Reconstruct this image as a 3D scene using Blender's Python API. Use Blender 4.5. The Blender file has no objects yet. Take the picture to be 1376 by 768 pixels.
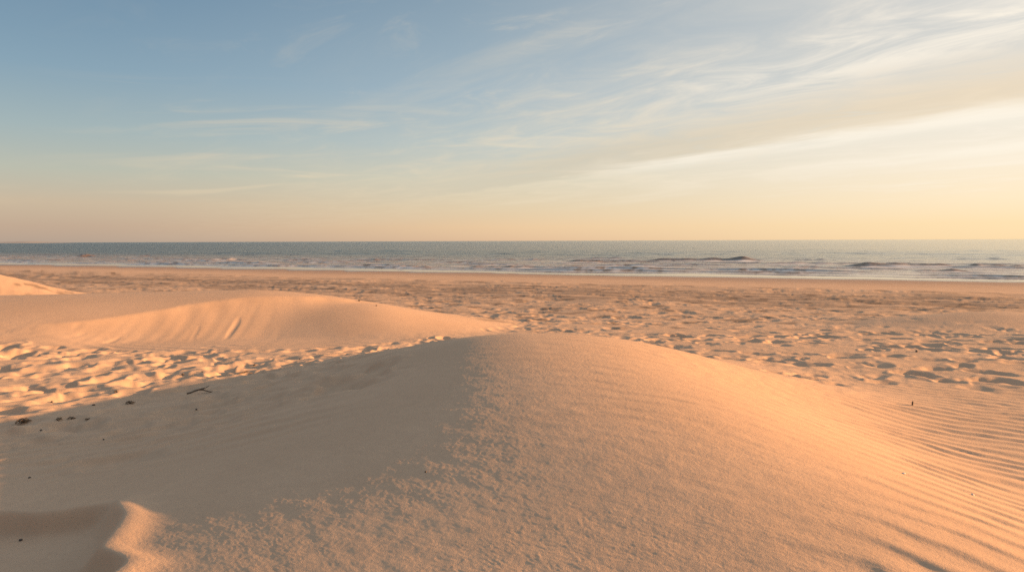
import bpy, math, random
import numpy as np
from mathutils import Matrix, Vector

# ---------------------------------------------------------------- frame of reference
# Layout is worked out in "units" with the eye at height 0; one unit is S metres and the sea lies at SEA.
S = 0.7
SEA = -3.7
F = 913.0                       # focal length in pixels of the 1376 wide photograph
PITCH = math.atan(60.5 / F)
ROLL = math.radians(-0.21)
SUN_AZ = math.radians(88.0)     # clockwise from +Y (the view direction)
SUN_EL = math.radians(9.5)
EXPOSURE = 1.7
SKY_STRENGTH = 0.1

scene = bpy.context.scene
col = scene.collection
rng = np.random.default_rng(11)
random.seed(4)


def tag(o, label=None, cat=None, group=None, kind=None):
    if label: o['label'] = label
    if cat: o['category'] = cat
    if group: o['group'] = group
    if kind: o['kind'] = kind
    return o


# ---------------------------------------------------------------- noise
def _hash(ix, iy, seed):
    h = (ix.astype(np.int64) * 374761393 + iy.astype(np.int64) * 668265263 + seed * 974711) & 0xFFFFFFFF
    h = ((h ^ (h >> 13)) * 1274126177) & 0xFFFFFFFF
    h = (h ^ (h >> 16)) & 0xFFFFFFFF
    return h.astype(np.float64) * (2 * math.pi / 4294967296.0)


def perlin(x, y, seed=0):
    x0 = np.floor(x); y0 = np.floor(y)
    fx = x - x0; fy = y - y0
    u = fx * fx * fx * (fx * (fx * 6 - 15) + 10)
    v = fy * fy * fy * (fy * (fy * 6 - 15) + 10)
    def g(dx, dy):
        a = _hash(x0 + dx, y0 + dy, seed)
        return np.cos(a) * (fx - dx) + np.sin(a) * (fy - dy)
    a = g(0, 0); b = g(1, 0); c = g(0, 1); d = g(1, 1)
    return ((a + (b - a) * u) * (1 - v) + (c + (d - c) * u) * v) * 1.45


def fbm(x, y, oct=4, seed=0, gain=0.5):
    s = 0; a = 1.0; n = 0
    for k in range(oct):
        s = s + a * perlin(x * 2 ** k + 17.3 * k, y * 2 ** k - 9.1 * k, seed + k)
        n += a; a *= gain
    return s / n


def sst(a, b, x):
    t = np.clip((x - a) / (b - a), 0, 1)
    return t * t * (3 - 2 * t)


def smin(a, b, k):
    h = np.clip(0.5 + 0.5 * (b - a) / k, 0, 1)
    return b + (a - b) * h - k * h * (1 - h)


def smax(a, b, k):
    return -smin(-a, -b, k)


def pchip(xs, ys, x):
    xs = np.asarray(xs, float); ys = np.asarray(ys, float)
    h = np.diff(xs); d = np.diff(ys) / h
    m = np.zeros_like(xs)
    for i in range(1, len(xs) - 1):
        if d[i - 1] * d[i] > 0:
            w1 = 2 * h[i] + h[i - 1]; w2 = h[i] + 2 * h[i - 1]
            m[i] = (w1 + w2) / (w1 / d[i - 1] + w2 / d[i])
    m[0] = d[0]; m[-1] = d[-1]
    x = np.clip(x, xs[0], xs[-1])
    i = np.clip(np.searchsorted(xs, x) - 1, 0, len(xs) - 2)
    t = (x - xs[i]) / h[i]
    return ((2*t**3 - 3*t**2 + 1) * ys[i] + (t**3 - 2*t**2 + t) * h[i] * m[i]
            + (-2*t**3 + 3*t**2) * ys[i+1] + (t**3 - t**2) * h[i] * m[i+1])


# ---------------------------------------------------------------- camera rays (pixel of the 1376x768 photo -> direction)
cam_rot = Matrix.Rotation(math.pi / 2 - PITCH, 3, 'X') @ Matrix.Rotation(ROLL, 3, 'Z')


def ray(u, v):
    return (cam_rot @ Vector(((u - 688) / F, (384 - v) / F, -1))).normalized()


def on_plane(u, v, z):
    d = ray(u, v); t = z / d.z
    return d.x * t, d.y * t


# ---------------------------------------------------------------- terrain
def shore_q(X, Y):
    return Y + 0.44 * X + 1.6 * perlin(X / 34, Y / 60, 71) + 0.5 * perlin(X / 9, Y / 30, 72)


def big_shape(X, Y):
    """dunes, berm and beach without small detail"""
    q = Y + (shore_q(X, Y) - Y) * sst(14, 42, Y)
    z = pchip([-4000, -60, 0, 4, 6, 9, 12, 16, 20, 26, 35, 50, 65, 72, 78, 90, 130, 1000, 40000],
              [-1.2, -1.45, -1.62, -1.76, -1.84, -1.95, -2.06, -2.24, -2.44, -2.74, -2.96, -3.18, -3.44, -3.57, -3.7, -4.0, -4.7, -9, -30], q)
    # a shallow dip at the near left
    z = z - 0.085 * np.exp(-((X + 2.9) / 1.3) ** 2 - ((Y - 3.2) / 1.3) ** 2)
    base = z
    # main dune: a ridge running from the feet of the viewer to its top
    R = pchip([-30, -4, 0, 2, 3, 4, 5, 6, 7, 8, 9, 10, 11.5, 13, 30, 400], [-1.7, -1.55, -1.42, -1.34, -1.265, -1.165, -1.085, -1.02, -0.985, -1.10, -1.25, -1.43, -1.78, -2.1, -4.5, -60], Y)
    Xr = pchip([-30, 0, 2, 3, 4.2, 5.5, 6.8, 9, 30], [1.5, 1.45, 1.3, 1.08, 0.75, 0.48, 0.25, -0.1, -1], Y)
    Xr = Xr + 0.06 * perlin(Y / 1.7, Y * 0 + 3.1, 31)
    t = X - Xr
    Wl = pchip([-30, 2, 3.2, 4.4, 6, 8, 30], [4.2, 3.5, 3.1, 2.75, 2.65, 2.6, 2.8], Y)
    el_ = pchip([-30, 2, 3.4, 4.6, 30], [1.5, 1.5, 1.6, 2.0, 2.0], Y)
    Wr = pchip([-30, 2, 4, 6, 8, 30], [2.4, 2.0, 2.05, 2.45, 3.1, 3.6], Y)
    P = np.where(t < 0, np.exp(-np.abs(t / Wl) ** el_), np.exp(-np.abs(t / Wr) ** 2.4))
    z = base + np.maximum(R - base, 0) * P
    # dune on the left, flat topped with a tail running to the right
    top = pchip([-60, -26, -18, -13, -10, -7, -5.3, -3.7, -1.7, 0.8, 4], [-2.2, -1.9, -1.5, -1.37, -1.32, -1.28, -1.38, -1.60, -1.98, -2.45, -2.85], X)
    yc = 17.6 + 0.25 * np.sin(X * 0.6)
    wy = np.where(Y < yc, pchip([-60, -13, -8, -5, 0], [4.4, 4.0, 3.1, 2.2, 1.8], X), 3.0)
    P2 = np.exp(-np.abs((Y - yc) / wy) ** 2.2)
    z2 = base + np.maximum(top - base, 0) * P2
    # slip face cut into its front
    bx, by = np.array([-9.1, -7.7, -6.35]), np.array([15.7, 16.35, 17.1])
    ax, ay = bx[2] - bx[0], by[2] - by[0]
    L = math.hypot(ax, ay); ax /= L; ay /= L
    tt = ((X - bx[0]) * ax + (Y - by[0]) * ay) / L
    p = (X - bx[0]) * ay - (Y - by[0]) * ax + 0.10 * np.sin(tt * math.pi) + 0.05 * perlin(tt * 5, tt * 0, 41)
    win = sst(-0.5, 0.3, tt) * (1 - sst(0.80, 2.0, tt))
    gl = tt + 0.13 * p                                   # streaks run obliquely down the face
    grooves = perlin(gl * 14, p * 0.4, 42) * 0.0045 + np.minimum(0, perlin(gl * 8, p * 0.7, 43) + 0.45) * 0.06 + perlin(tt * 3, p, 45) * 0.006
    cm = 0.46 * win * np.exp(-np.maximum(p, 0) / 2.6) + 1e-6
    e = np.maximum(z2 - (big_top(tt) - 0.62 * p), 0)
    c = cm * (1 - np.exp(-e / cm))
    z2 = z2 - c + grooves * np.clip(c / 0.12, 0, 1) * np.clip((0.45 - c) / 0.1, 0, 1) * (1 - sst(1.0, 1.1, tt))
    # bright dune farther left
    z3 = base + 1.55 * np.exp(-((X + 22.5) / 4.6) ** 2 - ((Y - 27) / 3.6) ** 2)
    z = smax(z, smax(z2, z3, 0.06), 0.10)
    # low mounds at the right
    z = z + 0.36 * np.exp(-((X - 13.2) / 3.2) ** 2 - ((Y - 18.5) / 2.2) ** 2)
    z = z + 0.24 * np.exp(-((X - 11.7) / 1.2) ** 2 - ((Y - 13.4) / 1.2) ** 2)
    # scoured hollow with a small sharp lip at the near left
    lip = pchip([-50, 2.6, 2.92, 3.12, 3.42, 3.55, 3.8, 4.2, 60], [-1.75, -1.80, -1.85, -1.83, -2.11, -2.14, -2.22, -2.46, -2.6], Y)
    d = lip - X
    edge = 4.24 + 0.04 * np.sin(X * 3) + 0.02 * np.sin(X * 9)
    far_wall = 1 - sst(edge - 0.10, edge, Y)
    z = z - 0.13 * sst(2.5, 3.0, Y) * far_wall * sst(0.0, 0.22, d) * (1 - sst(1.0, 2.6, d))
    z = z + 0.038 * sst(2.4, 2.9, Y) * (1 - sst(4.0, 4.4, Y)) * np.where(d > 0, np.exp(-(d / 0.06) ** 2), np.exp(-(d / 0.14) ** 2))
    return z


def big_top(tt):
    return -1.41 + 0.13 * np.clip(tt, -0.4, 1.1)


def polar_grid(az_dense, az_step, coarse_step, radii):
    a = np.arange(-az_dense, az_dense + 1e-9, az_step)
    b = np.arange(az_dense + coarse_step, 360 - az_dense - coarse_step * 0.5, coarse_step)
    az = np.radians(np.concatenate([a, b]))
    Rr, A = np.meshgrid(radii, az, indexing='ij')
    return Rr * np.sin(A), Rr * np.cos(A), az


def grid_mesh(name, X, Y, Z, centre=None):
    nr, na = X.shape
    co = np.stack([X * S, Y * S, (Z - SEA) * S], -1).reshape(-1, 3).astype(np.float32)
    i = np.arange(nr - 1)[:, None] * na; j = np.arange(na)[None, :]; j2 = (j + 1) % na
    quads = np.stack([i + j, i + j2, i + na + j2, i + na + j], -1).reshape(-1, 4)[:, ::-1].astype(np.int32)
    tris = np.zeros((0, 3), np.int32)
    if centre is not None:
        c = len(co)
        co = np.concatenate([co, np.array([[centre[0]*S, centre[1]*S, (centre[2]-SEA)*S]], np.float32)])
        jj = np.arange(na)
        tris = np.stack([np.full(na, c), (jj + 1) % na, jj], -1).astype(np.int32)
    me = bpy.data.meshes.new(name)
    nl = quads.size + tris.size
    me.vertices.add(len(co)); me.vertices.foreach_set('co', co.ravel())
    me.loops.add(nl); me.loops.foreach_set('vertex_index', np.concatenate([quads.ravel(), tris.ravel()]))
    me.polygons.add(len(quads) + len(tris))
    st = np.concatenate([np.arange(len(quads)) * 4, quads.size + np.arange(len(tris)) * 3]).astype(np.int32)
    me.polygons.foreach_set('loop_start', st)
    me.polygons.foreach_set('use_smooth', np.ones(len(st), bool))
    me.update(calc_edges=True)
    o = bpy.data.objects.new(name, me); col.objects.link(o)
    return o


def attr(o, name, arr, n):
    a = o.data.attributes.new(name, 'FLOAT', 'POINT')
    v = np.zeros(n, np.float32); flat = arr.ravel().astype(np.float32)
    v[:len(flat)] = flat
    a.data.foreach_set('value', v)


# radii: about half a pixel of the picture per row in the part that is seen
rad = [0.3, 0.5, 0.7, 0.85, 1.0, 1.1, 1.2]
r = 1.25
while r < 4000:
    rad.append(r)
    h = np.interp(r, [2, 4, 7, 12, 20, 40, 80], [1.4, 1.35, 1.5, 1.9, 2.3, 3.0, 3.5])
    k = (0.30 if 14.3 < r < 19 else 0.62) if r < 75 else 2.0
    step = r * r / (679 * h) * k
    r += min(max(step, 0.010 if r < 2.25 else 0.0045), 0.25 * r)
rad = np.array(rad)
X, Y, AZ = polar_grid(46.0, 0.062, 2.0, rad)
NR, NA = X.shape
dense = int(np.sum(np.abs(np.degrees(AZ)) <= 46.001))
Z = big_shape(X, Y)

# --- medium undulation
U_ = X / np.maximum(Y, 0.5)
und = fbm(X / 2.6, Y / 2.6, 3, 3)
dune_mask = np.exp(-np.abs((X + 0.1) / 2.6) ** 3) * sst(1.5, 3, Y) * (1 - sst(7.5, 9.0, Y))
left_dune = np.clip(np.exp(-((X + 8.5) / 5.5) ** 4 - ((Y - 16.6) / 2.6) ** 4) + np.exp(-((X + 3) / 3.2) ** 2 - ((Y - 17.2) / 2.0) ** 4), 0, 1)
Z += und * 0.018 * (1 - dune_mask) * (1 - left_dune) * sst(5, 9, np.hypot(X, Y))
Z += fbm(X / 9, Y / 7, 3, 5) * 0.16 * sst(14, 24, Y) * (1 - sst(48, 60, Y + .44 * X)) * (1 - left_dune)

# --- wind ripples
dd = np.hypot(X + 0.84, Y)
warp = 0.8 * fbm(X / 0.9, Y / 0.9, 3, 21) + 0.9 * fbm(X / 4, Y / 4, 2, 24)
lam = 0.215
ph = dd / lam + warp
fr = ph - np.floor(ph)
prof = np.where(fr < 0.3, 0.5 - 0.5 * np.cos(np.pi * fr / 0.3), 0.5 + 0.5 * np.cos(np.pi * (fr - 0.3) / 0.7)) - 0.5
mod = 0.35 + 1.15 * np.clip(fbm(X / 0.8, Y / 0.4, 3, 27) + 0.35, 0, 1.2)
mask_r = sst(0.36, 0.66, U_ + 0.16 * fbm(X / 1.5, Y / 1.5, 2, 28)) * (1 - sst(8.2, 10.5, Y)) * sst(-1, 1, Y)
mask_l = sst(0.16, 0.42, -U_ + 0.06 * fbm(X, Y, 2, 29)) * (1 - sst(0.75, 1.0, -U_)) * sst(4.6, 5.4, Y) * (1 - sst(8.3, 9.6, Y)) * 0.8
mask_d = 0.38 * sst(-0.15, 0.1, U_) * sst(3.2, 5.0, Y) * (1 - sst(7.2, 8, Y))
amp = 0.0115 * mask_r + 0.030 * mask_l + 0.010 * mask_d
Z += prof * amp * mod
# fainter, finer ripples over the far lit sand of the near side and the foot of the left dune
ph2 = (Y * 0.93 + X * 0.36) / 0.36 + 0.9 * fbm(X / 2, Y / 2, 2, 33)
Z += np.sin(2 * np.pi * ph2) * 0.008 * np.exp(-((Y - 13.2 - 0.05 * X) / 1.0) ** 2) * (1 - sst(-4, -1, X))

# --- wind crust on the near face: short broken ridges
sel = (np.hypot(X, Y) < 9) & (Y > 0)
xs, ys = X[sel], Y[sel]
ca, sa = math.cos(0.55), math.sin(0.55)
xa = xs * ca - ys * sa; ya = xs * sa + ys * ca
w1 = perlin(xs / 0.09, ys / 0.06, 50) * 0.02; w2 = perlin(xs / 0.09 + 7, ys / 0.06, 51) * 0.02
n1 = perlin((xa + w1) / 0.062, (ya + w2) / 0.024, 52)
n2 = perlin((xa + w2) / 0.030, (ya + w1) / 0.017, 53)
n3 = fbm(xa / 0.20, ya / 0.11, 3, 54)
patch = np.clip(0.55 + 1.3 * fbm(xs / 0.9, ys / 0.6, 3, 56), 0.15, 1.5)
crust = ((1 - np.abs(n1)) * 0.0012 + n2 * 0.00075) * (0.4 + 0.6 * patch) + n3 * 0.0031 * (1 - 0.25 * sst(4.2, 5.5, ys))
msk = np.exp(-np.abs((xs - 0.1) / 2.7) ** 4) * sst(-0.65, -0.1, xs / np.maximum(ys, .5) + 0.6 * (1 - sst(3.3, 4.8, ys))) * (1 - sst(5.5, 7.5, ys))
Z[sel] += crust * (0.22 + 0.78 * msk)

# --- footprints and trampling
pitn = fbm(X / 0.28, Y / 0.28, 2, 61)
wx_ = 0.13 * fbm(X / 0.34, Y / 0.34, 2, 66); wy_ = 0.13 * fbm(X / 0.34 + 31, Y / 0.34, 2, 67)
D = np.zeros_like(Z)
azd = np.degrees(AZ[:dense])


def stamp(cx, cy, a, b, th, depth, push):
    rc = math.hypot(cx, cy); R2 = 2.1 * max(a, b)
    az = math.degrees(math.atan2(cx, cy)); da = math.degrees(R2 / rc)
    j0 = np.searchsorted(azd, az - da); j1 = np.searchsorted(azd, az + da)
    i0 = np.searchsorted(rad, rc - R2); i1 = np.searchsorted(rad, rc + R2)
    if j1 - j0 < 2 or i1 - i0 < 1: return
    sx = X[i0:i1, j0:j1] - cx + wx_[i0:i1, j0:j1]; sy = Y[i0:i1, j0:j1] - cy + wy_[i0:i1, j0:j1]
    c, s = math.cos(th), math.sin(th)
    ux = (sx * c + sy * s) / a; uy = (-sx * s + sy * c) / b
    rr = np.hypot(ux, uy) * (1 + 0.26 * pitn[i0:i1, j0:j1])
    g = -np.exp(-rr ** 2.6) + (0.22 + push * 0.22 * ux / np.maximum(rr, .3)) * np.exp(-((rr - 1.35) / 0.42) ** 2)
    win = 1 - sst(1.6, 2.1, np.hypot(ux, uy))
    D[i0:i1, j0:j1] += g * depth * win


def fp_density(x, y):
    u = x / y
    q = y + .44 * x
    left = sst(4.9, 6.2, y + 0.10 * x) * (1 - sst(12.4, 14.0, y - 0.05 * x)) * (1 - sst(-0.26, -0.14, u)) * 1.0
    mid = (1 - sst(0.12, 0.3, abs(u + 0.02))) * sst(10.5, 13.0, y) * (1 - sst(20, 23, y)) * (1.0 if u > -0.12 or y < 13.5 else 0.25)
    right = 0.44 * sst(0.02, 0.22, u) * sst(7.4, 10.4, y - 0.4 * (u - .4)) * (1 - sst(17, 23, y))
    mound = math.exp(-((x - 13.2) / 3.2) ** 2 - ((y - 17.5) / 2.2) ** 2) + math.exp(-((x - 11.2) / 1.2) ** 2 - ((y - 13.2) / 1.4) ** 2)
    far = sst(19, 23, y) * (1 - sst(46, 56, q)) * 0.42
    tail = math.exp(-((x + 8) / 6.0) ** 4 - ((y - 16.6) / 2.4) ** 4) + 1.1 * math.exp(-((x + 3) / 3.2) ** 2 - ((y - 17.2) / 2.0) ** 4)
    faint = 0.35 * (1 - sst(-0.75, -0.5, u)) * sst(4.4, 5.2, y) * (1 - sst(6.8, 7.6, y))
    return max(left, mid, right, far, faint) * (1 - min(1, 1.3 * mound)) * (1 - min(1, 1.2 * tail))


N = 40000
us = rng.uniform(-1.05, 1.05, N); ys_ = 4.4 + 50 * rng.uniform(0, 1, N) ** 1.9
cl = fbm(us * ys_ / 2.6, ys_ / 1.7, 3, 63)
placed = 0
for i in range(N):
    x, y = us[i] * ys_[i], ys_[i]
    dens = fp_density(x, y) * (np.clip(0.42 + 1.5 * cl[i], 0.03, 1) if x > -1 else np.clip(0.5 + 1.0 * cl[i], 0.15, 1))
    # proposals are denser near the camera in u,y space: correct to even ground density
    w = (y / 12.0) * (((y - 4.4) / 50 + 1e-3) ** (0.474)) * 1.15
    if rng.uniform() > dens * min(1, w): continue
    sz = 0.09 + 0.17 * rng.uniform() ** 1.6 if y < 20 else rng.uniform(0.12, 0.40)
    a = sz * rng.uniform(1.0, 1.7); b = sz * rng.uniform(0.65, 0.95)
    stamp(x, y, a, b, rng.uniform(0, math.pi), sz * rng.uniform(0.14, 0.32) * (0.6 if y < 6.6 else 0.95 if y < 16 else 0.42), rng.uniform(-1, 1))
    placed += 1
# walkers' trails: chains of prints
for (x0, y0, x1, y1) in [(-11, 9.6, -1, 14.2), (-9, 8.9, -2, 12.2), (3, 12.5, 13, 9.2), (2.5, 16, 14, 12.5), (1, 19, 13, 22), (-4, 24, 14, 21), (9.2, 12.6, 5.0, 8.9), (-2, 12.5, 8, 16)]:
    n = int(math.hypot(x1 - x0, y1 - y0) / 0.62)
    th = math.atan2(y1 - y0, x1 - x0)
    for k in range(n):
        t = k / n; side = 0.13 if k % 2 else -0.13
        stamp(x0 + (x1 - x0) * t - side * math.sin(th) + rng.normal(0, .05) + 0.3 * math.sin(5 * t), y0 + (y1 - y0) * t + side * math.cos(th) + rng.normal(0, .05),
              0.25, 0.15, th + rng.normal(0, .2), rng.uniform(.035, .065), rng.uniform(.2, 1))
print('footprints', placed)
D = np.where(D > 0, 0.10 * np.tanh(D / 0.10), 0.16 * np.tanh(D / 0.16))
Z += D
tram = np.clip(np.abs(D) / 0.05, 0, 1)
# loose lumps in trampled ground
zone = sst(4.9, 6.4, Y + 0.1 * X) * (1 - sst(46, 56, Y + .44 * X)) * (1 - left_dune) * (1 - np.exp(-((X - 13.2) / 3.4) ** 2 - ((Y - 18) / 2.4) ** 2))
zone *= np.where(Y < 12, np.clip(sst(0.14, 0.3, np.abs(U_)), 0, 1), 1)
Z += zone * (fbm(X / 0.9, Y / 0.7, 3, 81, 0.5) * (0.028 - 0.014 * sst(16, 24, Y)) * sst(8, 12, Y + np.abs(X) * .25) * np.clip(.6 + 1.2 * fbm(X / 5, Y / 5, 2, 83), .1, 1.2) + fbm(X / .26, Y / .26, 3, 82) * 0.014 * np.clip(.5 + 1.5 * fbm(X / 3, Y / 3, 2, 84), 0, 1.3) * (1 - .5 * sst(16, 24, Y)))

# --- vehicle ruts along the beach
q = Y + .44 * X
for (q0, wv, dep) in [(40.6, .3, .08), (42.1, .3, .08), (43.4, .3, .08), (44.9, .3, .07), (36.5, .3, .05), (38.0, .3, .05)]:
    e = q - q0 - 0.8 * np.sin(X / 16.0 + q0) - 0.3 * perlin(X / 7, X * 0 + q0, 90)
    Z += (-dep * np.exp(-(e / wv) ** 2) + 0.5 * dep * np.exp(-((np.abs(e) - 2 * wv) / wv) ** 2)) * (0.6 + 0.5 * perlin(X / 5, q / 5, 91)) * sst(16, 24, Y)
rut = np.zeros_like(Z)
for (q0, wv) in [(40.6, .6), (42.1, .55), (43.4, .65), (44.9, .55), (36.5, .45), (38.0, .45)]:
    e = q - q0 - 0.8 * np.sin(X / 16.0 + q0) - 0.3 * perlin(X / 7, X * 0 + q0, 90)
    rut = np.maximum(rut, np.exp(-(e / wv) ** 2) * (0.75 + 0.4 * perlin(X / 9, q / 5, 92)))
rut *= sst(18, 24, Y)
# wrack ridge at the last high tide
e = q - 52 - 1.2 * perlin(X / 12, X * 0, 93)
Z += 0.05 * np.exp(-(e / 0.8) ** 2) * (0.6 + 0.8 * perlin(X / 1.3, q, 94)) * sst(20, 30, Y)

wrack = np.exp(-(e / 1.1) ** 2) * sst(.45, .75, .5 + .8 * fbm(X / 1.6, q / 1.2, 3, 98)) * sst(20, 30, Y)
sand = grid_mesh('beach_sand', X, Y, Z, (0, 0, float(Z[0].mean())))
nv = NR * NA + 1
sq = shore_q(X, Y)
wet = sst(57, 72, sq + 2.0 * perlin(X / 14, sq / 5, 95)) * (Y > 10)
film = sst(74.4, 75.2, sq + 0.5 * perlin(X / 10, sq / 6, 96)) * (Y > 10)
strew = sst(15, 30, Y) * (1 - sst(49, 53, q)) * np.clip(0.42 + 1.5 * fbm(X / 5, q / 2.0, 5, 97, .65), 0, 1)
strew *= 1 - np.clip(np.exp(-((X - 13.2) / 3.4) ** 2 - ((Y - 18) / 2.4) ** 2) + left_dune + np.exp(-((X + 22.5) / 6) ** 2 - ((Y - 27) / 5) ** 2), 0, 1)
strew = np.clip(strew * (0.75 + 0.6 * np.exp(-((q - 42) / 6.5) ** 2)) + 0.9 * rut, 0, 1)
attr(sand, 'wet', wet, nv); attr(sand, 'film', film, nv); attr(sand, 'strew', strew, nv)
bits = np.clip(wrack + sst(.62, .80, .5 + .9 * fbm(X / 1.1, Y / 1.1, 3, 99)) * sst(14, 20, Y) * (1 - sst(46, 52, q)) * zone * .8, 0, 1)
attr(sand, 'bits', bits, nv)
tag(sand, kind='structure')


def ground(x, y):
    """height of the finished sand at a spot in units"""
    a = math.atan2(x, y); rc = math.hypot(x, y)
    j = int(np.clip(np.searchsorted(AZ[:dense], a), 1, dense - 1)); i = int(np.clip(np.searchsorted(rad, rc), 1, NR - 1))
    return float(Z[i - 1:i + 1, j - 1:j + 1].mean())


def hit(u, v):
    d = ray(u, v); t = 2.0
    while t < 200:
        x, y, z = d.x * t, d.y * t, d.z * t
        if z <= ground(x, y): return x, y, ground(x, y)
        t += 0.004 * t
    return d.x * 200, d.y * 200, 0


# ---------------------------------------------------------------- sea
rs = [30.0]
while rs[-1] < 45000:
    r = rs[-1]
    rs.append(r + min(r * r / (679 * 3.7) * (0.075 if r < 260 else .3), 0.3 * r))
rs = np.array(rs)
SX, SY, SAZ = polar_grid(46.0, 0.075, 4.0, rs)
sR = np.hypot(SX, SY)
sqq = shore_q(SX, SY)
off = np.clip((sqq - 78), 0, None)                  # distance from the water's edge
calm = sst(3, 22, off)
SZ = np.full_like(SX, SEA)
foam = np.zeros_like(SX)
wv = SY + .30 * SX                                  # coordinate across the swell
far_fade = np.clip(300 / np.maximum(sR, 1), 0, 1)
for (lamw, am, sd) in [(19, .10, 101), (11, .07, 102), (6.3, .045, 103)]:
    phw = wv / lamw + 1.3 * perlin(SX / (lamw * 3), SY / (lamw * 2), sd)
    cr = 0.5 + 0.5 * np.sin(2 * np.pi * phw)
    SZ += am * (cr ** 2.2) * calm * (0.35 + 0.9 * np.clip(0.5 + perlin(SX / (lamw * 2.4), SY / lamw / 1.6, sd + 10), 0, 1)) * far_fade ** .3
SZ += 0.035 * fbm(SX / 2.6, SY / 1.8, 3, 120) * calm * far_fade

# breakers: (left, right, foot row, height in rows of the photo, foam in front)
WAVES = [(856, 1052, 350.8, 5.6, 0.9), (752, 856, 348.4, 2.6, 0.5), (742, 850, 353.6, 3.2, 0.8), (640, 742, 350.2, 2.4, 0.5),
         (664, 812, 360.2, 2.6, .8), (1008, 1160, 356.0, 3.6, .9), (1120, 1316, 359.0, 4.4, .9), (1292, 1400, 359.6, 3.6, .7),
         (1216, 1330, 365.2, 2.6, .8), (526, 584, 359.8, 2.8, .9), (618, 706, 360.0, 2.8, .8), (470, 510, 350.6, 2.2, .6),
         (440, 572, 337.8, 1.5, .0), (250, 350, 341.0, 1.6, .0), (256, 314, 350.2, 2.2, .9), (396, 462, 338.0, 1.4, 0), (86, 112, 345.6, 2.8, .5),
         (168, 192, 345.2, 1.4, .4), (20, 60, 344, 1.2, .3), (50, 76, 350, 1.4, .5), (398, 416, 348, 1.6, .4), (418, 440, 358, 1.8, .6),
         (560, 700, 341.4, 1.2, 0), (780, 960, 340.6, 1.0, 0), (1120, 1220, 341, 1.2, 0), (1290, 1400, 337.4, 1.3, 0), (1250, 1376, 348.6, 1.4, 0),
         (1060, 1120, 349.8, 1.4, .2), (1050, 1110, 361, 2.0, .6), (200, 250, 350.5, 1.2, .4), (330, 400, 355, 1.6, .7), (120, 180, 351, 1.2, .5)]
for (u1, u2, vb, hp, fm) in WAVES:
    x1, y1 = on_plane(u1, vb + 0.0, SEA); x2, y2 = on_plane(u2, vb + 0.0, SEA)
    # crest lines lie roughly along the coast
    cx, cy = (x1 + x2) / 2, (y1 + y2) / 2
    half = math.hypot(x2 - x1, y2 - y1) / 2
    tx, ty = (x2 - x1) / (2 * half), (y2 - y1) / (2 * half)
    rc = math.hypot(cx, cy); h = hp * rc / F
    i0 = max(0, np.searchsorted(rs, rc * 0.78) - 1); i1 = np.searchsorted(rs, rc * 1.3)
    px = SX[i0:i1] - cx; py = SY[i0:i1] - cy
    tl = px * tx + py * ty
    s = -px * ty + py * tx + 0.5 * perlin(tl / (5 + half * .2), tl * 0 + u1, 130)
    env = 1 - sst(0.45, 1.0, np.abs(tl) / half)
    env = env * np.clip(0.72 + 0.6 * perlin(tl / (half * .28 + .5), tl * 0 + vb, 131), 0.2, 1.3)
    wf = max(0.45 * h, rc * rc / 2512 * 0.20); wb = 3.2 * h + 0.8
    s0 = s - wf
    prof_w = np.where(s0 < 0, np.exp(-(s0 / wf) ** 2 * 1.6), np.exp(-(s0 / wb) ** 2))
    SZ[i0:i1] += h * env * prof_w
    nz = 0.5 + 0.5 * fbm(tl / 1.4, s / 2.2, 3, 132)
    runf = 5.5 * h + 1.0
    foam[i0:i1] = np.maximum(foam[i0:i1], fm * env * sst(0.35, 0.62, nz + 0.25 * env) * sst(-runf, -0.4 * runf, s) * (1 - sst(-0.3 * wf, 0.35 * wf, s)))
# lines of spent foam and small steps of the swash near the edge
for (o0, w, hh, fo) in [(16.5, .7, .30, .9), (10.0, .5, .22, .85), (5.2, .3, .10, .4), (25, .9, .26, .8), (34, 1.1, .24, .6), (46, 1.2, .26, .3)]:
    e = off - o0 - 1.3 * perlin(SX / 15, SX * 0 + o0, 140) - 0.4 * perlin(SX / 3.4, SX * 0 + o0, 141)
    br = np.clip(0.50 + 1.0 * perlin(SX / 13, SY / 60, 142 + int(o0)), 0, 1)
    SZ += hh * br * np.where(e < 0, np.exp(-(e / (w * .5)) ** 2), np.exp(-(e / (w * 2.4)) ** 2)) * (sqq > 78)
    foam = np.maximum(foam, fo * br * sst(.3, .6, 0.5 + 0.5 * fbm(SX / 1.2, SY / 1.6, 3, 150)) * np.exp(-((e + w * 1.2) / (w * 1.6)) ** 2))
scat = sst(.56, .74, 0.5 + 0.5 * fbm(SX / 5.5, wv / 1.7, 4, 155)) * sst(6, 14, off) * (1 - sst(45, 80, off))
foam = np.maximum(foam, 0.5 * scat)
sea = grid_mesh('sea', SX, SY, SZ, (0, 0, SEA))
nsv = SX.size + 1
attr(sea, 'foam', foam, nsv); attr(sea, 'calm', calm, nsv)
attr(sea, 'shallow', 1 - sst(10, 110, off), nsv)
tag(sea, kind='structure')

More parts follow.
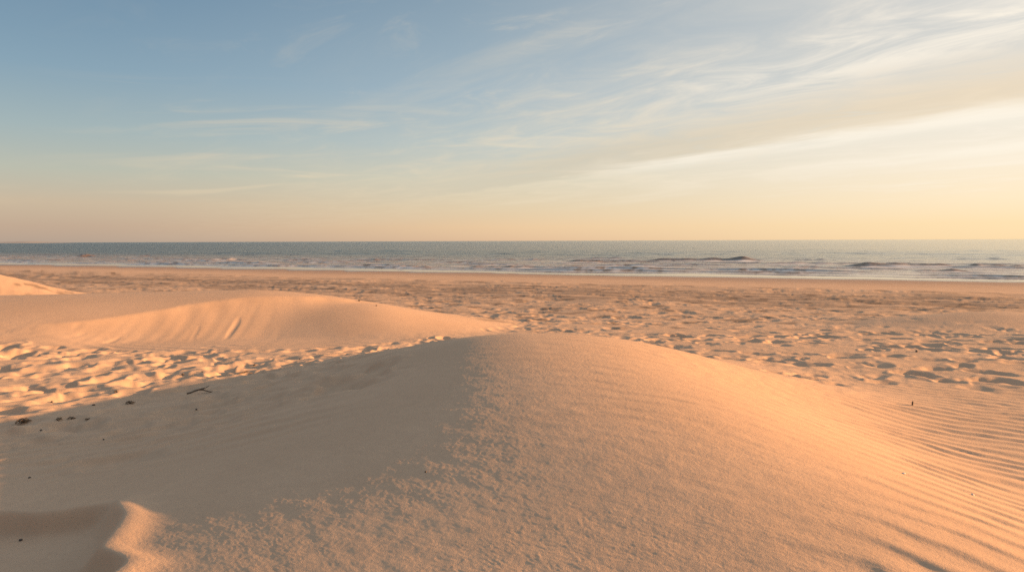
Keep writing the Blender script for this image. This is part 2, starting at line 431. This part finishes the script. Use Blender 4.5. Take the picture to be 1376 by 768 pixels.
# ---------------------------------------------------------------- far coast on the horizon at the left
co, fa = [], []
n = 60
for k in range(n + 1):
    t = k / n
    a = math.radians(-47 + 14.5 * t)
    d0 = 9000.0
    hgt = (10 + 16 * (1 - t) + 5 * math.sin(9 * t) + 3 * math.sin(23 * t + 1)) * min(1, (1 - t) * 5) * min(1, t * 8) + .2
    for (dr, zz) in [(-60, -4), (0, hgt * .7), (250, hgt), (700, hgt * .8), (1100, -4)]:
        rr_ = d0 + dr + 120 * math.sin(6 * t)
        co.append((rr_ * math.sin(a) * S, rr_ * math.cos(a) * S, (zz + (5 - 5)) * S))
for k in range(n):
    for m_ in range(4):
        i = k * 5 + m_
        fa.append((i, i + 5, i + 6, i + 1))
me = bpy.data.meshes.new('far_headland'); me.from_pydata(co, [], fa); me.update()
for p_ in me.polygons: p_.use_smooth = True
headland = bpy.data.objects.new('far_headland', me); col.objects.link(headland)
tag(headland, kind='structure')


# ---------------------------------------------------------------- materials
def new_mat(name):
    m = bpy.data.materials.new(name); m.use_nodes = True
    nt = m.node_tree; nt.nodes.clear()
    out = nt.nodes.new('ShaderNodeOutputMaterial')
    return m, nt, out


class G:
    """small helper for node graphs"""
    def __init__(s, nt): s.nt = nt
    def n(s, t, **kw):
        x = s.nt.nodes.new(t)
        for k, v in kw.items(): setattr(x, k, v)
        return x
    def link(s, a, b): s.nt.links.new(a, b)
    def put(s, sock, v):
        if isinstance(v, bpy.types.NodeSocket): s.link(v, sock)
        elif v is not None: sock.default_value = v
    def m(s, op, a, b=None, c=None, clamp=False):
        x = s.n('ShaderNodeMath', operation=op, use_clamp=clamp)
        for i, v in enumerate((a, b, c)):
            if v is not None: s.put(x.inputs[i], v)
        return x.outputs[0]
    def smooth(s, v, a, b):
        x = s.n('ShaderNodeMapRange', interpolation_type='SMOOTHSTEP')
        s.put(x.inputs[0], v); s.put(x.inputs[1], a); s.put(x.inputs[2], b)
        x.inputs[3].default_value = 0; x.inputs[4].default_value = 1
        return x.outputs[0]
    def mix(s, f, a, b, blend='MIX'):
        x = s.n('ShaderNodeMix', data_type='RGBA', blend_type=blend)
        s.put(x.inputs[0], f); s.put(x.inputs[6], a); s.put(x.inputs[7], b)
        return x.outputs[2]
    def noise(s, vec, scale, detail=3, rough=0.5, dist=0.0):
        x = s.n('ShaderNodeTexNoise')
        if vec is not None: s.link(vec, x.inputs['Vector'])
        x.inputs['Scale'].default_value = scale; x.inputs['Detail'].default_value = detail
        x.inputs['Roughness'].default_value = rough; x.inputs['Distortion'].default_value = dist
        return x.outputs[0]
    def ramp(s, f, stops):
        x = s.n('ShaderNodeValToRGB'); e = x.color_ramp.elements
        while len(e) > 1: e.remove(e[-1])
        e[0].position = stops[0][0]; e[0].color = (*stops[0][1], 1)
        for p, c in stops[1:]:
            k = e.new(p); k.color = (*c, 1)
        s.put(x.inputs[0], f)
        return x.outputs[0]
    def attr(s, name):
        return s.n('ShaderNodeAttribute', attribute_name=name).outputs['Fac']


def rgb(c): return (*c, 1.0)


# sand
m, nt, out = new_mat('dune_sand'); g = G(nt)
pos = g.n('ShaderNodeTexCoord').outputs['Object']
b = g.n('ShaderNodeBsdfPrincipled')
v1 = g.noise(pos, 0.9, 4, .6); v2 = g.noise(pos, 16, 4, .65); grain = g.noise(pos, 420, 2, .7)
c = g.mix(g.smooth(v1, .3, .7), rgb((.535, .365, .242)), rgb((.58, .40, .268)))
c = g.mix(g.m('MULTIPLY', g.smooth(v2, .35, .75), .35), c, rgb((.48, .325, .22)))
c = g.mix(g.m('MULTIPLY', g.smooth(grain, .52, .72), .30), c, rgb((.24, .17, .12)))
sp = g.noise(pos, 160, 1, .5)
c = g.mix(g.m('MULTIPLY', g.smooth(sp, .70, .76), .6), c, rgb((.10, .07, .05)))
st = g.attr('strew')
c = g.mix(g.m('MULTIPLY', st, .92), c, rgb((.27, .195, .14)))
c = g.mix(g.m('MULTIPLY', g.attr('bits'), .8), c, rgb((.11, .08, .058)))
we = g.attr('wet'); fi = g.attr('film')
c = g.mix(g.m('MULTIPLY', we, .75), c, rgb((.30, .195, .125)))
c = g.mix(fi, c, rgb((.16, .115, .08)))
g.link(c, b.inputs['Base Color'])
ro = g.m('SUBTRACT', 0.95, g.m('MULTIPLY', we, .35))
ro = g.m('SUBTRACT', ro, g.m('MULTIPLY', fi, .42))
g.link(ro, b.inputs['Roughness'])
g.link(g.m('ADD', .15, g.m('MULTIPLY', fi, .35)), b.inputs['Specular IOR Level'])
bm1 = g.n('ShaderNodeBump'); bm1.inputs['Distance'].default_value = 0.002; bm1.inputs['Strength'].default_value = 0.5
hsum = g.m('ADD', g.noise(pos, 300, 2, .7), g.m('MULTIPLY', g.noise(pos, 90, 3, .6), 1.2))
g.link(hsum, bm1.inputs['Height'])
g.link(bm1.outputs[0], b.inputs['Normal'])
g.link(b.outputs[0], out.inputs[0])
sand.data.materials.append(m)

# sea
m, nt, out = new_mat('sea_water'); g = G(nt)
pos = g.n('ShaderNodeTexCoord').outputs['Object']
mp = g.n('ShaderNodeMapping'); g.link(pos, mp.inputs[0]); mp.inputs['Scale'].default_value = (.55, 1.0, 1.0); mp.inputs['Rotation'].default_value = (0, 0, .3)
b = g.n('ShaderNodeBsdfPrincipled')
sh = g.attr('shallow'); ca_ = g.attr('calm'); fo = g.attr('foam')
c = g.mix(sh, rgb((.012, .022, .026)), rgb((.22, .14, .08)))
g.link(c, b.inputs['Base Color'])
b.inputs['IOR'].default_value = 1.33
bp = g.n('ShaderNodeBump'); bp.inputs['Distance'].default_value = 1.0
sepw = g.n('ShaderNodeSeparateXYZ'); g.link(pos, sepw.inputs[0])
slick = g.smooth(g.m('ADD', g.m('DIVIDE', g.m('ADD', sepw.outputs[0], 10.0), g.m('ADD', sepw.outputs[1], 45.0)), g.m('MULTIPLY', g.m('SUBTRACT', g.noise(mp.outputs[0], .03, 3), .5), .25)), -.75, .85)   # wind-roughened on the left, slicker on the right
g.link(g.m('MULTIPLY', ca_, g.m('SUBTRACT', 1.0, g.m('MULTIPLY', slick, .90))), bp.inputs['Strength'])
g.link(g.m('ADD', .06, g.m('MULTIPLY', ca_, g.m('SUBTRACT', .16, g.m('MULTIPLY', slick, .13)))), b.inputs['Roughness'])
hh = g.m('ADD', g.noise(mp.outputs[0], .9, 4, .6, .3), g.m('MULTIPLY', g.noise(mp.outputs[0], .22, 3, .5, .2), 1.6))
g.link(hh, bp.inputs['Height']); g.link(bp.outputs[0], b.inputs['Normal'])
fb = g.n('ShaderNodeBsdfDiffuse'); fb.inputs[0].default_value = rgb((.78, .78, .77))
ms = g.n('ShaderNodeMixShader'); g.link(g.m('MULTIPLY', fo, .85), ms.inputs[0]); g.link(b.outputs[0], ms.inputs[1]); g.link(fb.outputs[0], ms.inputs[2])
g.link(ms.outputs[0], out.inputs[0])
sea.data.materials.append(m)

# far coast: distance haze is painted into its pale grey base colour
m, nt, out = new_mat('hazy_coast'); g = G(nt)
b = g.n('ShaderNodeBsdfDiffuse')
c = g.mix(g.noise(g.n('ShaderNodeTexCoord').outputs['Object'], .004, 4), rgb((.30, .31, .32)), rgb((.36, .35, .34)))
g.link(c, b.inputs[0]); g.link(b.outputs[0], out.inputs[0])
headland.data.materials.append(m)


def simple_mat(name, c1, c2, scale, rough=.8):
    m, nt, out = new_mat(name); g = G(nt)
    b = g.n('ShaderNodeBsdfPrincipled'); b.inputs['Roughness'].default_value = rough
    p = g.n('ShaderNodeTexCoord').outputs['Object']
    nz = g.noise(p, scale, 4, .6)
    g.link(g.mix(g.smooth(nz, .35, .65), rgb(c1), rgb(c2)), b.inputs['Base Color'])
    bp = g.n('ShaderNodeBump'); bp.inputs['Distance'].default_value = .002; bp.inputs['Strength'].default_value = .6
    g.link(nz, bp.inputs['Height']); g.link(bp.outputs[0], b.inputs['Normal'])
    g.link(b.outputs[0], out.inputs[0])
    return m


M_wood = simple_mat('dry_bark', (.10, .07, .047), (.18, .13, .09), 60)
M_weed = simple_mat('dry_weed', (.12, .075, .045), (.22, .15, .09), 40)
M_stone = simple_mat('dark_stone', (.06, .05, .045), (.12, .10, .085), 50)
M_shell = simple_mat('shell_white', (.62, .56, .48), (.72, .67, .6), 30, .5)


# ---------------------------------------------------------------- small things lying on the sand
def mesh_obj(name, verts, faces, mat, parent=None, loc=(0, 0, 0)):
    me = bpy.data.meshes.new(name); me.from_pydata(verts, [], faces); me.update()
    for p in me.polygons: p.use_smooth = True
    me.materials.append(mat)
    o = bpy.data.objects.new(name, me); col.objects.link(o); o.location = loc
    if parent: o.parent = parent
    return o


def tube(path, radii, seg=7):
    vs, fs = [], []
    for k, p in enumerate(path):
        p = Vector(p)
        d = Vector(path[min(k + 1, len(path) - 1)]) - Vector(path[max(k - 1, 0)]); d.normalize()
        a = d.cross(Vector((0.3, 0.2, 1))).normalized(); b_ = d.cross(a)
        for i in range(seg):
            t = 2 * math.pi * i / seg
            vs.append(tuple(p + (a * math.cos(t) + b_ * math.sin(t)) * radii[k] * random.uniform(.85, 1.15)))
    for k in range(len(path) - 1):
        for i in range(seg):
            j = (i + 1) % seg
            fs.append((k * seg + i, k * seg + j, (k + 1) * seg + j, (k + 1) * seg + i))
    fs.append(tuple(reversed(range(seg)))); fs.append(tuple(range((len(path) - 1) * seg, len(path) * seg)))
    return vs, fs


def pebble_geo(rx, ry, rz, seed):
    vs, fs = [], []
    nu, nv_ = 12, 8
    rr = random.Random(seed)
    off_ = [rr.uniform(-3, 3) for _ in range(3)]
    vs.append((0, 0, rz))
    for j in range(1, nv_):
        th = math.pi * j / nv_
        for i in range(nu):
            ph_ = 2 * math.pi * i / nu
            x, y, z = math.sin(th) * math.cos(ph_), math.sin(th) * math.sin(ph_), math.cos(th)
            w = 1 + .16 * math.sin(2.3 * x + off_[0]) + .14 * math.sin(3.1 * y + off_[1]) + .1 * math.sin(4 * z + off_[2])
            vs.append((x * rx * w, y * ry * w, z * rz * w))
    vs.append((0, 0, -rz))
    for i in range(nu): fs.append((0, 1 + i, 1 + (i + 1) % nu))
    for j in range(nv_ - 2):
        for i in range(nu):
            a = 1 + j * nu + i; b_ = 1 + j * nu + (i + 1) % nu
            fs.append((a, a + nu, b_ + nu, b_))
    L = len(vs) - 1
    for i in range(nu): fs.append((L, L - nu + (i + 1) % nu, L - nu + i))
    return vs, fs


def place(u, v):
    x, y, z = hit(u, v)
    return Vector((x * S, y * S, (z - SEA) * S)), math.hypot(x, y) * S / F     # metres, metres per photo pixel


def pebble(u, v, w, label, mat=None, flat=.7, sink=.2):
    p, mpp = place(u, v); r_ = w * mpp / 2
    vs, fs = pebble_geo(r_, r_ * .75, r_ * flat, int(u * 7 + v))
    o = mesh_obj('pebble', vs, fs, mat or M_stone, None, p + Vector((0, 0, r_ * flat * (1 - 2 * sink))))
    o.rotation_euler.z = random.uniform(0, 3)
    return tag(o, label, 'pebble', 'dark pebbles and grit scattered over the sand')


def twig(u, v, w, label, ang, forks=1, thick=.035):
    p, mpp = place(u, v); L = w * mpp; rad_ = L * thick
    root = bpy.data.objects.new('dry_twig', None); col.objects.link(root); root.location = p; root.empty_display_size = .02
    root.rotation_euler.z = ang
    pts = [(L * (t - .5), L * .05 * math.sin(6 * t), rad_ * .7 + L * .13 * math.sin(math.pi * t) ** 2) for t in np.linspace(0, 1, 8)]
    vs, fs = tube(pts, [rad_ * (1.15 - .6 * t) for t in np.linspace(0, 1, 8)])
    mesh_obj('stem', vs, fs, M_wood, root)
    for k in range(forks):
        b0 = pts[3 + k]
        e = (b0[0] + L * .26, b0[1] + L * .2 * (1 if k % 2 else -1), b0[2] + L * .10)
        pp = [tuple(b0[i] + (e[i] - b0[i]) * t for i in range(3)) for t in np.linspace(0, 1, 5)]
        vs, fs = tube(pp, [rad_ * .7 * (1 - .5 * t) for t in np.linspace(0, 1, 5)])
        mesh_obj('side_shoot', vs, fs, M_wood, root)
    return tag(root, label, 'twig', 'dry twigs lying on the shaded sand')


def weed(u, v, w, label, n=7):
    """a dried crumpled scrap of seaweed: curled ribbons grown into one mesh"""
    p, mpp = place(u, v); L = w * mpp * .75
    vs, fs = [], []
    for k in range(n):
        a = random.uniform(0, 2 * math.pi); ln = L * random.uniform(.3, .55)
        x0, y0 = random.uniform(-.15, .15) * L, random.uniform(-.1, .1) * L
        pts = [(x0 + ln * t * math.cos(a + 1.3 * t), y0 + ln * t * math.sin(a + 1.3 * t), L * (.05 + .17 * math.sin(math.pi * t) * random.uniform(.6, 1.1))) for t in np.linspace(0, 1, 6)]
        v_, f_ = tube(pts, [L * .065 * math.sin(math.pi * (.15 + .8 * t)) + L * .012 for t in np.linspace(0, 1, 6)], 6)
        b0 = len(vs); vs += v_; fs += [tuple(i + b0 for i in f) for f in f_]
    o = mesh_obj('seaweed_scrap', vs, fs, M_weed, None, p)
    return tag(o, label, 'seaweed', 'dried seaweed scraps on the left sand')


twig(269, 529, 30, 'longer dry forked twig on shaded rippled sand left of the big dune', .35, 2)
twig(329, 503, 22, 'thin dry twig at the edge of the big dune shadow, beside a dark pebble', .75, 1)
weed(156, 527, 12, 'small brown seaweed scrap in front of the sunlit footprints, uppermost of the scraps')
weed(176, 542, 15, 'flat brown seaweed scrap just below the uppermost scrap on the shaded sand')
weed(33, 569, 22, 'largest brown seaweed clump, on shaded sand near the left edge', 11)
weed(79, 565, 13, 'brown seaweed scrap at left end of the row of three beside the largest clump')
weed(97, 563, 12, 'light brown seaweed scrap at the middle of the row of three on the shaded sand')
weed(118, 564, 9, 'small dark seaweed scrap at the right end of the row of three')
pebble(342, 493, 3.4, 'dark pebble just above the thin twig at the shadow edge')
pebble(403, 483, 2.6, 'dark pebble on the shaded flank highest up toward the crest of the big dune')
pebble(272, 500, 2.4, 'tiny dark pebble on shaded sand close to where the sunlit footprints end')
pebble(246, 504, 3.0, 'dark pebble at the rim of the sunlit footprints, left of the tiny pebble')
pebble(70, 541, 3.0, 'dark pebble at the left on the shadow edge, left of its neighbour')
pebble(126, 545, 3.0, 'dark pebble below the uppermost seaweed scrap on the shaded sand')
pebble(55, 579, 2.6, 'little dark pebble under the row of seaweed scraps near the left edge')
pebble(139, 591, 2.8, 'lone dark pebble on the faint ripples below the row of seaweed scraps')
pebble(264, 551, 2.6, 'small dark pebble on the ripples below the forked twig')
pebble(40, 642, 2.8, 'dark pebble on plain shaded sand above the scoured hollow')
pebble(28, 727, 4.0, 'dark pebble inside the scoured hollow at the lower left')
pebble(572, 635, 3.2, 'single dark pebble on the smooth shaded face of the big dune')
pebble(483, 405, 3.2, 'dark pebble on the sunlit tail of the left dune, larger of two')
pebble(506, 411, 2.4, 'dark pebble on the sunlit tail of the left dune, smaller of two')
pebble(1232, 473, 4.0, 'dark pebble among the footprints at the far right')
pebble(1307, 665, 4.0, 'pale grey pebble on the wind ripples at the lower right', M_shell)
o = pebble(1215, 637, 5.0, 'flat white shell fragment on the wind ripples above the pale pebble', M_shell, .28)
o.name = 'shell'; o['category'] = 'shell'; del o['group']
# a short dark peg standing in the ripples at the right
p, mpp = place(1226, 544)
h_ = 4.6 * mpp
vs, fs = tube([(0, 0, -h_ * .5), (h_ * .03, 0, h_ * .3), (h_ * .10, h_ * .05, h_ * .7), (h_ * .12, h_ * .05, h_)], [h_ * .22, h_ * .22, h_ * .2, h_ * .15], 9)
o = mesh_obj('driftwood_stub', vs, fs, M_wood, None, p)
tag(o, 'short dark driftwood stub standing upright in the ripples at the right', 'driftwood')

# ---------------------------------------------------------------- sky
K = 1.0 / (SKY_STRENGTH * 2 ** EXPOSURE)


def lin(c):
    o = []
    for v in c:
        v = v / 255
        o.append((v / 12.92 if v <= .04045 else ((v + .055) / 1.055) ** 2.4))
    return tuple(o)


w = bpy.data.worlds.new('World'); scene.world = w; w.use_nodes = True
nt = w.node_tree; nt.nodes.clear(); g = G(nt)
out = g.n('ShaderNodeOutputWorld'); bg = g.n('ShaderNodeBackground'); bg.inputs['Strength'].default_value = SKY_STRENGTH
sky = g.n('ShaderNodeTexSky', sky_type='NISHITA'); sky.sun_disc = False
sky.sun_elevation = SUN_EL; sky.sun_rotation = SUN_AZ; sky.air_density = 1.0; sky.dust_density = 1.6; sky.ozone_density = 1.2
dirv = g.n('ShaderNodeTexCoord').outputs['Generated']
sep = g.n('ShaderNodeSeparateXYZ'); g.link(dirv, sep.inputs[0])
dx, dy, dz = sep.outputs
zc = g.m('MAXIMUM', dz, 0.0)
hl = g.m('MAXIMUM', g.m('SQRT', g.m('ADD', g.m('MULTIPLY', dx, dx), g.m('MULTIPLY', dy, dy))), .001)
sx = g.m('DIVIDE', dx, hl)                 # sine of the azimuth: +1 towards the sun
zr = g.m('POWER', zc, 0.5)                 # square root: more room for the low sky
def R_(z): return z ** .5
left = g.ramp(zr, [(0, lin((178, 160, 146))), (R_(.02), lin((193, 168, 147))), (R_(.05), lin((200, 180, 156))), (R_(.09), lin((183, 184, 170))), (R_(.14), lin((160, 176, 178))),
                   (R_(.21), lin((132, 159, 176))), (R_(.33), lin((103, 135, 161))), (R_(.6), lin((144, 167, 186))), (1, lin((190, 199, 207)))])
cen = g.ramp(zr, [(0, lin((226, 188, 154))), (R_(.02), lin((238, 203, 162))), (R_(.05), lin((226, 205, 172))), (R_(.09), lin((214, 207, 186))), (R_(.14), lin((188, 197, 195))),
                  (R_(.21), lin((163, 182, 193))), (R_(.33), lin((140, 161, 176))), (R_(.6), lin((154, 172, 187))), (1, lin((190, 199, 207)))])
right = g.ramp(zr, [(0, lin((255, 222, 174))), (R_(.02), lin((255, 226, 180))), (R_(.05), lin((254, 232, 198))), (R_(.09), lin((250, 234, 210))), (R_(.14), lin((238, 229, 213))),
                    (R_(.21), lin((220, 216, 207))), (R_(.33), lin((203, 204, 202))), (R_(.6), lin((176, 188, 198))), (1, lin((190, 199, 207)))])
f1 = g.smooth(sx, -.62, .08); f2 = g.smooth(sx, -.12, .66)
grad = g.mix(f2, g.mix(f1, left, cen), right)
# the pale hazy sky opposite the sea
grad = g.mix(g.m('SUBTRACT', 1.0, g.smooth(dy, -.6, .25)), grad, rgb(lin((138, 148, 160))))
# warm glow round the sun itself
dsun = g.n('ShaderNodeVectorMath', operation='DOT_PRODUCT'); g.link(dirv, dsun.inputs[0])
dsun.inputs[1].default_value = (math.sin(SUN_AZ) * math.cos(SUN_EL), math.cos(SUN_AZ) * math.cos(SUN_EL), math.sin(SUN_EL))
glow = g.m('POWER', g.m('MAXIMUM', dsun.outputs['Value'], 0.0), 14.0)
grad = g.mix(1.0, grad, g.mix(glow, rgb((0, 0, 0)), rgb((1.6, 1.0, .5))), 'ADD')

# high thin cloud on a flat layer, streaks running towards the far left
den = g.m('ADD', zc, .035)
pxn = g.m('DIVIDE', dx, den); pyn = g.m('DIVIDE', dy, den)
AZ0 = math.radians(-37.0)
tax, tay = math.sin(AZ0), math.cos(AZ0)
al = g.m('ADD', g.m('MULTIPLY', pxn, tax), g.m('MULTIPLY', pyn, tay))
cr = g.m('SUBTRACT', g.m('MULTIPLY', pxn, tay), g.m('MULTIPLY', pyn, tax))
comb = g.n('ShaderNodeCombineXYZ'); g.link(g.m('MULTIPLY', al, .28), comb.inputs[0]); g.link(cr, comb.inputs[1])
vec = comb.outputs[0]
comb2 = g.n('ShaderNodeCombineXYZ'); g.link(g.m('MULTIPLY', al, .6), comb2.inputs[0]); g.link(g.m('MULTIPLY', cr, 1.1), comb2.inputs[1]); comb2.inputs[2].default_value = 4.3
nA = g.noise(vec, 1.6, 7, .58, .7)
nB = g.noise(comb2.outputs[0], 2.2, 8, .62, .9)
nC = g.noise(vec, .5, 3, .5, .3)
crw = g.m('ADD', g.m('ADD', cr, g.m('MULTIPLY', g.m('SUBTRACT', nC, .5), .9)), g.m('MULTIPLY', g.m('SUBTRACT', nB, .5), .7))
def band(c0, w0, w1, v=None):
    """soft band across the streak direction: rises over w0 below c0, falls over w1 above"""
    v = v or crw
    return g.m('MULTIPLY', g.smooth(v, c0 - w0, c0), g.m('SUBTRACT', 1.0, g.smooth(v, c0, c0 + w1)))
near = g.smooth(sx, -.7, .35)
wisp = g.m('MULTIPLY', g.smooth(nA, .50, .80), g.smooth(nC, .40, .66))
wisp2 = g.m('MULTIPLY', g.smooth(nB, .52, .80), near)
cloud = g.m('MULTIPLY', g.m('ADD', g.m('MULTIPLY', wisp, .30), g.m('MULTIPLY', wisp2, .45)), g.smooth(zc, .03, .08), clamp=True)
litc = g.mix(f2, g.mix(f1, rgb(lin((226, 204, 172))), rgb(lin((238, 220, 190)))), rgb(lin((255, 243, 226))))
skyc = g.mix(cloud, grad, litc)
# broad thin veil, and low streaks lying almost level above the horizon
veil = g.m('MULTIPLY', g.m('MULTIPLY', g.smooth(crw, 1.3, 3.6), g.m('SUBTRACT', 1.0, g.smooth(crw, 5.0, 8.5))), g.smooth(nB, .28, .66))
skyc = g.mix(g.m('MULTIPLY', veil, g.m('MULTIPLY', near, .42)), skyc, litc)
comb3 = g.n('ShaderNodeCombineXYZ'); g.link(g.m('MULTIPLY', sx, 3.2), comb3.inputs[0]); g.link(g.m('MULTIPLY', g.m('SUBTRACT', zc, g.m('MULTIPLY', sx, .045)), 30.0), comb3.inputs[1]); comb3.inputs[2].default_value = 7.7
nD = g.noise(comb3.outputs[0], 1.25, 7, .55, .8)
lowb = g.m('MULTIPLY', g.smooth(zc, .035, .07), g.m('SUBTRACT', 1.0, g.smooth(zc, .13, .23)))
skyc = g.mix(g.m('MULTIPLY', g.m('MULTIPLY', g.smooth(nD, .50, .74), lowb), g.m('MULTIPLY', g.smooth(sx, -.62, -.3), .65)), skyc, litc)
# body of the long bank: duller, warm grey, ragged upper side
up_ = g.m('MULTIPLY', g.smooth(crw, 3.3, 4.6), g.m('SUBTRACT', 1.0, g.smooth(crw, 4.95, 5.35)))
bank = g.m('MULTIPLY', g.m('MULTIPLY', up_, g.smooth(nB, .16, .48)), g.smooth(sx, -.30, .12))
shade = g.mix(f2, rgb(lin((203, 194, 175))), rgb(lin((233, 206, 166))))
skyc = g.mix(g.m('MULTIPLY', bank, .62), skyc, shade)
# bright hem under it, a second thinner streak below, and the bright wisps above
def streak(c0, inner, outer):
    return g.m('MULTIPLY', g.smooth(crw, c0 - inner, c0), g.m('SUBTRACT', 1.0, g.smooth(crw, c0, c0 + outer)))
fib = g.smooth(nA, .25, .62)
hem = g.m('MULTIPLY', g.m('MULTIPLY', streak(5.25, .85, .60), g.m('SUBTRACT', 1.0, g.smooth(al, 3.6, 6.2))), fib)
low_ = g.m('MULTIPLY', g.m('MULTIPLY', streak(6.75, .5, .45), g.m('SUBTRACT', 1.0, g.smooth(al, 2.2, 4.6))), g.m('MULTIPLY', fib, .75))
upw = g.m('MULTIPLY', g.m('MULTIPLY', streak(3.45, .65, .45), g.m('SUBTRACT', 1.0, g.smooth(al, 1.5, 3.0))), g.smooth(nB, .36, .66))
for s_, a_ in ((hem, .82), (low_, .8), (upw, .9)):
    skyc = g.mix(g.m('MULTIPLY', s_, a_), skyc, rgb(lin((255, 244, 226))))
skyc = g.mix(1.0, skyc, rgb((K, K, K)), 'MULTIPLY')
fin = g.mix(0.95, sky.outputs[0], skyc)
g.link(fin, bg.inputs['Color']); g.link(bg.outputs[0], out.inputs[0])

# ---------------------------------------------------------------- sun
sl = bpy.data.lights.new('sun', 'SUN'); sl.energy = 3.75; sl.angle = math.radians(.5); sl.color = (1.0, .52, .215)
so = bpy.data.objects.new('sun', sl); col.objects.link(so)
to_sun = Vector((math.sin(SUN_AZ) * math.cos(SUN_EL), math.cos(SUN_AZ) * math.cos(SUN_EL), math.sin(SUN_EL)))
so.rotation_euler = to_sun.to_track_quat('Z', 'Y').to_euler(); so.location = to_sun * 60

# ---------------------------------------------------------------- camera
cd = bpy.data.cameras.new('camera'); cd.sensor_width = 36; cd.lens = F / 1376 * 36
cd.clip_start = .05; cd.clip_end = 60000
co_ = bpy.data.objects.new('camera', cd); col.objects.link(co_)
co_.matrix_world = Matrix.Translation((0, 0, -SEA * S)) @ cam_rot.to_4x4()
scene.camera = co_

vs_ = scene.view_settings
scene.display_settings.display_device = 'sRGB'
vs_.view_transform = 'Standard'; vs_.look = 'None'; vs_.exposure = EXPOSURE; vs_.gamma = 1; vs_.use_curve_mapping = False
scene.cycles.max_bounces = 5
scene.cycles.use_denoising = False
